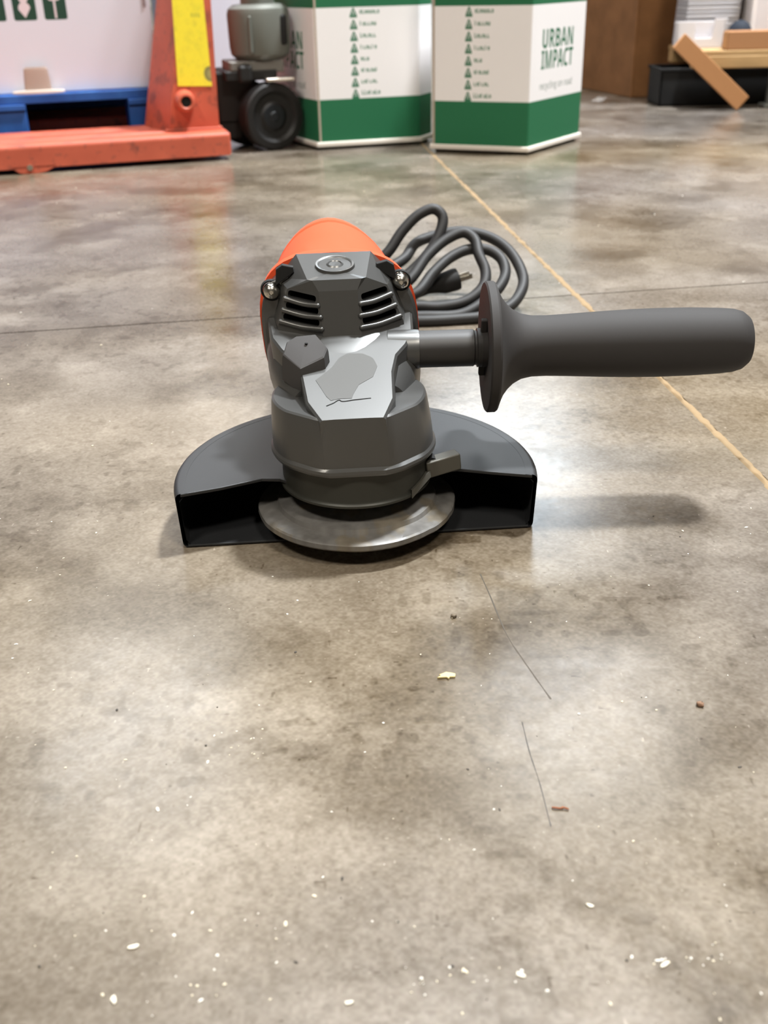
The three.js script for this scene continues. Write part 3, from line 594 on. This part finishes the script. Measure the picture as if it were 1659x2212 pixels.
{ // clear plastic tub left on the pallet edge
  const c = thing('plastic_tub', 'small clear crumpled plastic tub lying at the foot of the white carton', 'tub', [JACK[0] + Math.cos(JT) * -0.35 + Math.sin(JT) * -0.2625, 0.1202, JACK[2] + Math.sin(JT) * 0.35 + Math.cos(JT) * -0.2625], JT);
  c.scale.set(1, 1, 0.2);
  const clear = phys(0xd8c9bd, 0.35, { transmission: 0.55, thickness: 0 });
  part('tub_cup', creased(lathe([[0.001, 0.052], [0.021, 0.052], [0.0245, 0.047], [0.0275, 0.008]], 28), 0.5), clear, c);
  part('tub_rim', creased(lathe([[0.0275, 0.008], [0.05, 0.007], [0.054, 0.004], [0.053, 0.0008], [0.027, 0.002]], 36), 0.5), phys(0xf2e6da, 0.2, { transmission: 0.3, thickness: 0 }), c);
}

// ---------------------------------------------------------------- brown carton, right
const kraft = texture(256, (u, v) => { const g = fbm(u, v, 12, 4, 3) - 0.5; return [clamp8(130 + 30 * g), clamp8(88 + 24 * g), clamp8(50 + 20 * g)]; }, true);
const kraftMat = std(0xffffff, 0.8, { map: kraft });
{
  const o = thing('brown_carton', 'tall brown cardboard carton standing behind the white and green boxes', 'carton', [0.749, 0, -2.52], 0.256);
  const W = 0.62, D = 0.7, H = 1.0;
  part('left_panel', boxUV(box(0.008, H, D, 0.004, H / 2, -D / 2, 0.003), 2), kraftMat, o);
  part('front_panel', boxUV(box(W, H, 0.008, W / 2 + 0.008, H / 2, -0.004, 0.003), 2), kraftMat, o);
  part('right_panel', boxUV(box(0.008, H, D, W + 0.012, H / 2, -D / 2, 0.003), 2), kraftMat, o);
  part('back_panel', boxUV(box(W, H, 0.008, W / 2 + 0.008, H / 2, -D + 0.004, 0.003), 2), kraftMat, o);
  part('added_shade_flap', boxUV(box(W + 0.016, 0.006, D + 0.34, W / 2 + 0.008, H + 0.003, -D / 2 + 0.17, 0.002), 2), kraftMat, o);  // unseen overhang added to keep lamp light off the front panel
}

// ---------------------------------------------------------------- low platform with white bin, right edge
const pine = texture(256, (u, v) => { const g = fbm(u * 0.2, v, 20, 4, 13) - 0.5; return [clamp8(176 + 50 * g), clamp8(142 + 44 * g), clamp8(96 + 36 * g)]; }, true);
const pineMat = std(0xffffff, 0.7, { map: pine });
{
  const o = thing('low_platform', 'low wooden platform of pale boards on grey legs at the right edge', 'platform', [0.83, 0, -2.2]);
  part('front_beam', boxUV(box(0.9, 0.03, 0.04, 0.45, 0.113, -0.02, 0.003), 2), pineMat, o);
  part('rear_beam', boxUV(box(0.9, 0.03, 0.04, 0.45, 0.113, -0.24, 0.003), 2), pineMat, o);
  for (let i = 0; i < 3; i++) part('deck_board', boxUV(box(0.9, 0.012, 0.084, 0.45, 0.134, -0.043 - i * 0.09, 0.002), 2), pineMat, o);
  const legMat = std(0x8f938f, 0.45, { metalness: 0.5 });
  for (const [x, z] of [[0.225, -0.05], [0.85, -0.05], [0.4, -0.245], [0.85, -0.245]]) part('leg', join([box(0.026, 0.098, 0.026, x, 0.049, z, 0.005), box(0.05, 0.008, 0.05, x, 0.004, z, 0.003)]), legMat, o);
}
{
  const o = thing('shade_crate', 'added low black crate painting deep shade under the wooden platform behind the leaning board', 'crate', [0.775, 0, -2.3]);
  const m = std(0x060505, 0.8);  // black crate added where only deep shade lies
  part('shade_crate_shell', join([box(0.31, 0.092, 0.006, 0.155, 0.047, -0.003, 0.002), box(0.31, 0.092, 0.006, 0.155, 0.047, -0.127, 0.002), box(0.006, 0.092, 0.13, 0.003, 0.047, -0.065, 0.002), box(0.006, 0.092, 0.13, 0.307, 0.047, -0.065, 0.002), box(0.31, 0.006, 0.13, 0.155, 0.004, -0.065, 0.002)]), m, o);
  part('shade_crate_rim', join([box(0.318, 0.008, 0.01, 0.155, 0.09, -0.001, 0.002), box(0.318, 0.008, 0.01, 0.155, 0.09, -0.129, 0.002)]), m, o);
}
const whitePlastic = std(0xd8d4d6, 0.5);
{ // bin with a low notch in its front
  const o = thing('white_bin', 'white plastic bin with a notched front standing on the low platform', 'bin', [0.806, 0.1402, -2.3]);
  const w = 0.118, h = 0.062, d = 0.03;
  const s = new THREE.Shape(); s.moveTo(0.01, 0); s.lineTo(w - 0.01, 0); s.quadraticCurveTo(w, 0, w, 0.01); s.lineTo(w + 0.008, h + 0.006); s.lineTo(w - 0.022, h + 0.006); s.lineTo(w - 0.026, 0.03); s.quadraticCurveTo(w - 0.027, 0.022, w - 0.034, 0.022); s.lineTo(0.05, 0.022); s.quadraticCurveTo(0.044, 0.022, 0.044, 0.03); s.lineTo(0.044, h); s.lineTo(0, h); s.lineTo(0.002, 0.01); s.quadraticCurveTo(0.003, 0, 0.01, 0);
  const g = new THREE.ExtrudeGeometry(s, { depth: 0.004, bevelEnabled: true, bevelSize: 0.001, bevelThickness: 0.001, bevelSegments: 2 }); g.translate(0, 0, -0.005);
  part('notched_front', g, whitePlastic, o);
  part('bin_shell', join([box(0.004, h, d, 0.003, h / 2, -d / 2, 0.0015), box(0.004, h + 0.006, d, w + 0.003, h / 2 + 0.003, -d / 2, 0.0015), box(w, 0.004, d, w / 2, 0.002, -d / 2, 0.0015), box(w, h, 0.004, w / 2, h / 2, -d + 0.002, 0.0015)]), whitePlastic, o);
}
{
  const o = thing('sheet_stack', 'tall stack of grey white ribbed plastic sheets standing in the notched white bin', 'stack', [0.834, 0.1402, -2.336]);
  const a = std(0xb9b6b8, 0.55), b = std(0xa9a7aa, 0.55);
  for (let i = 0; i < 26; i++) { const k = part('sheet', box(0.138 * (1 + 0.012 * (HASH[i * 3] - 0.5)), 0.0088, 0.11, 0.069 + i * 0.0003, 0.0048 + i * 0.0096, -0.058 + 0.002 * (HASH[i * 5] - 0.5), 0.0022), i % 2 ? a : b, o); k.rotation.z = 0.006 * (HASH[i * 7] - 0.5); }
}
{
  const o = thing('white_tote', 'plain white plastic tote beside the stack of sheets at the right edge', 'tote', [0.99, 0.1402, -2.3]);
  part('tote_shell', loft([[0, 0.15], [0.03, 0.155], [0.29, 0.168], [0.3, 0.17]].map(([y, r]) => [[0.0, y, 0], [0.3 * r / 0.15 * 0.9, y, 0], [0.3 * r / 0.15 * 0.9, y, -0.14], [0.0, y, -0.14]]), 0.3), whitePlastic, o);
  part('corner_post', box(0.012, 0.3, 0.012, 0.004, 0.15, 0.004, 0.004), std(0xeeeaea, 0.45), o);
}
{
  const o = thing('brown_plank', 'short brown timber block lying along the front of the low platform', 'timber', [0.908, 0.1402, -2.2]);
  part('timber', boxUV(box(0.3, 0.043, 0.04, 0.15, 0.0217, -0.024, 0.003), 3), std(0xa8784f, 0.75), o);
  part('end_grain', box(0.0015, 0.038, 0.036, -0.0003, 0.0217, -0.024, 0.0005), std(0xb98d5f, 0.8), o);
}
{
  const o = thing('navy_bundle', 'dark navy rounded bundle resting behind the brown timber block', 'bundle', [0.957, 0.1402, -2.268]);
  const g = new THREE.SphereGeometry(0.031, 28, 18), p = g.attributes.position;
  for (let i = 0; i < p.count; i++) { const a = Math.atan2(p.getX(i), p.getZ(i)); p.setXYZ(i, p.getX(i) * (1 + 0.08 * Math.sin(3 * a)), Math.max(-0.03, p.getY(i) * 1.15), p.getZ(i) * 0.9); }
  g.computeVertexNormals(); g.translate(0, 0.03, 0);
  part('cloth', g, std(0x17202e, 0.8), o);
  part('tie_band', new THREE.TorusGeometry(0.029, 0.0022, 8, 40).rotateX(Math.PI / 2).scale(1, 1, 0.92).translate(0, 0.012, 0), std(0x0e141d, 0.7), o);
}
{
  const o = thing('leaning_board', 'narrow brown board leaning against the low platform with its end on floor', 'board', [0.963, 0, -2.17]);
  const g = box(0.232, 0.042, 0.012, 0, 0, 0, 0.002); g.rotateZ(-0.70); g.translate(-0.0945, 0.0915, -0.012);
  part('board', boxUV(g, 3), std(0xb07d50, 0.75), o);
  const e = box(0.0015, 0.039, 0.0105, 0.1162, 0, 0, 0.0004); e.rotateZ(-0.70); e.translate(-0.0945, 0.0915, -0.012);
  part('sawn_end', e, std(0x9d7148, 0.85), o);
}

// ---------------------------------------------------------------- litter on the floor
function chip(name, label, cat, pos, turn, pts, h, color, rough = 0.7) {
  const o = thing(name, label, cat, pos, turn);
  const s = new THREE.Shape(pts.map(([x, y]) => new THREE.Vector2(x, y)));
  const g = new THREE.ExtrudeGeometry(s, { depth: h, bevelEnabled: true, bevelSize: h * 0.25, bevelThickness: h * 0.25, bevelSegments: 1 });
  g.rotateX(-Math.PI / 2); g.translate(0, h * 0.3, 0);
  const p = g.attributes.position; for (let i = 0; i < p.count; i++) p.setY(i, p.getY(i) + 0.15 * h * Math.sin(900 * p.getX(i) + 500 * p.getZ(i)));
  g.computeVertexNormals();
  part('flake_body', creased(g, 0.4), std(color, rough), o);
  return o;
}
chip('paper_chip', 'pale yellow torn chip on the floor in front of the grinder', 'chip', [0.0515, 0.0001, 0.1795], 0.05, [[-0.0045, -0.0012], [-0.0025, 0.0004], [-0.0032, 0.0012], [0.0005, 0.0032], [0.0035, 0.002], [0.005, 0.0014], [0.0047, -0.0009], [0.0018, -0.0009], [0.0012, -0.0024], [0.0002, -0.001]], 0.0007, 0xcfbd86);
function pebble(name, label, pos, r, color) {
  const o = thing(name, label, 'crumb', pos);
  const g = mergeVertices(new THREE.IcosahedronGeometry(r, 2)), p = g.attributes.position;
  for (let i = 0; i < p.count; i++) { const k = 0.8 + 0.4 * HASH[(i * 13 + Math.round(r * 1e5)) & 65535]; p.setXYZ(i, p.getX(i) * k, Math.max(-r * 0.55, p.getY(i) * k * 0.8), p.getZ(i) * k); }
  g.computeVertexNormals(); g.translate(0, r * 0.55, 0);
  part('crumb_body', g, std(color, 0.85), o);
}
pebble('concrete_crumb', 'small grey brown crumb on the floor between the grinder and the yellow chip', [0.0597, 0.0001, 0.1224], 0.0017, 0x6f6455);
pebble('brown_crumb', 'small reddish brown crumb on the floor at the right edge of view', [0.1774, 0.0001, 0.2085], 0.0018, 0x80634e);
{
  const o = thing('wood_splinter', 'thin reddish brown wood splinter on the floor among faint scratches', 'splinter', [0.0958, 0.0006, 0.2782], 0);
  const g = tube([[-0.0036, 0, -0.0006], [-0.002, 0.0002, -0.0001], [0, 0, 0.0001], [0.0015, 0.0003, 0], [0.0036, 0, 0.0008]], 0.00042, 4, 6);
  part('splinter_body', g, std(0x8a4f2c, 0.8), o);
  part('splinter_tip', tube([[0.0005, 0, 0], [0.0013, 0.0002, -0.0007]], 0.0003, 4, 6), std(0x9a6038, 0.8), o);
}
const FLAKES = [
  ['white flake on the floor near the bottom left with tiny bits around it', -0.0794, 0.3465, 0.0016, 0.3],
  ['longest white flake at the lower left of the floor', -0.082, 0.3692, 0.0015, 1.9],
  ['white flake lying with a trail of bits at the lower right of the floor', 0.1213, 0.3602, 0.0016, 0.7],
  ['curled white flake at the bottom middle of the floor', 0.0042, 0.373, 0.0013, 0.2],
  ['white flake right of the wood splinter nearer the camera', 0.099, 0.3321, 0.0013, 2.6],
  ['slim white flake at the lower middle right of the floor', 0.0674, 0.3631, 0.0016, 2.8],
];
FLAKES.forEach(([label, x, z, r, turn], k) => {
  const pts = []; for (let i = 0; i < 8; i++) { const a = (i / 8) * 2 * Math.PI, q = r * (0.6 + 0.6 * HASH[k * 31 + i * 7 + 3]); pts.push([q * Math.cos(a) * 1.3, q * Math.sin(a) * 0.6]); }
  const o = chip('white_flake', label, 'flake', [x, 0.0001, z], turn, pts, 0.0004, 0xd9d2c0);
});
{ // countless grains of plastic and concrete
  const g = new THREE.IcosahedronGeometry(1, 0), N = 420;
  const inst = shade(new THREE.InstancedMesh(g, std(0xffffff, 0.7), N)), m = new THREE.Matrix4(), q = new THREE.Quaternion(), c = new THREE.Color();
  const clusters = [[0.1325, 0.359, 0.016, 0.003], [0.045, 0.362, 0.02, 0.004], [-0.055, 0.23, 0.02, 0.012], [-0.02, 0.35, 0.05, 0.02]];
  for (let i = 0; i < N; i++) {
    let x, z, s = 0.00026 + 0.00052 * rnd() ** 2.2;
    if (i < 60) { const k = clusters[i % 4]; x = k[0] + (rnd() - 0.5) * 2 * k[2]; z = k[1] + (rnd() - 0.5) * 2 * k[3]; }
    else if (i < 330) { const t = rnd(); z = 0.39 - 0.42 * t ** 1.5; const D = 0.66 - z; x = 0.02 + (rnd() - 0.5) * 0.85 * (0.28 + D * 0.75); if (z < 0.07 && x > -0.14 && x < 0.15) x += 0.3; }
    else { z = -0.1 - 1.4 * rnd(); x = (rnd() - 0.5) * 1.6; if (Math.abs(x - 0.05) < 0.16 && z > -0.62) x = -0.2 - 0.3 * rnd(); if (z < -1.3) z = -1.3; s *= 1.7; }
    q.setFromEuler(new THREE.Euler(0, rnd() * 6.3, 0));
    m.compose(V(x, s * 0.3, z), q, V(s * (0.8 + 1.4 * rnd() ** 2), s * 0.5, s));
    inst.setMatrixAt(i, m);
    const dark = rnd() < 0.16; c.set(dark ? 0x3a342d : rnd() < 0.5 ? 0xd0c6ae : 0xd8d4ca); inst.setColorAt(i, c);
  }
  inst.name = 'floor_grit'; inst.userData.kind = 'stuff'; scene.add(inst);
  tag(inst, 'tiny white and dark grains scattered over the concrete floor', 'grit');
}
{ // crumpled clear film far back
  const o = thing('plastic_film', 'small crumpled clear plastic film on the floor beside the brown carton', 'plastic film', [0.665, 0, -2.44], 0.4);
  const g = new THREE.PlaneGeometry(0.08, 0.04, 16, 8), p = g.attributes.position;
  for (let i = 0; i < p.count; i++) p.setZ(i, 0.004 + 0.018 * fbm((p.getX(i) + 0.05) * 8, (p.getY(i) + 0.05) * 8, 4, 3, 77) * smooth(0.04, 0.005, Math.abs(p.getX(i))));
  g.rotateX(-Math.PI / 2); g.computeVertexNormals();
  part('film', g, phys(0xe9e6e2, 0.15, { transmission: 0.7, thickness: 0, side: THREE.DoubleSide }), o);
}

renderer.render(scene, camera);
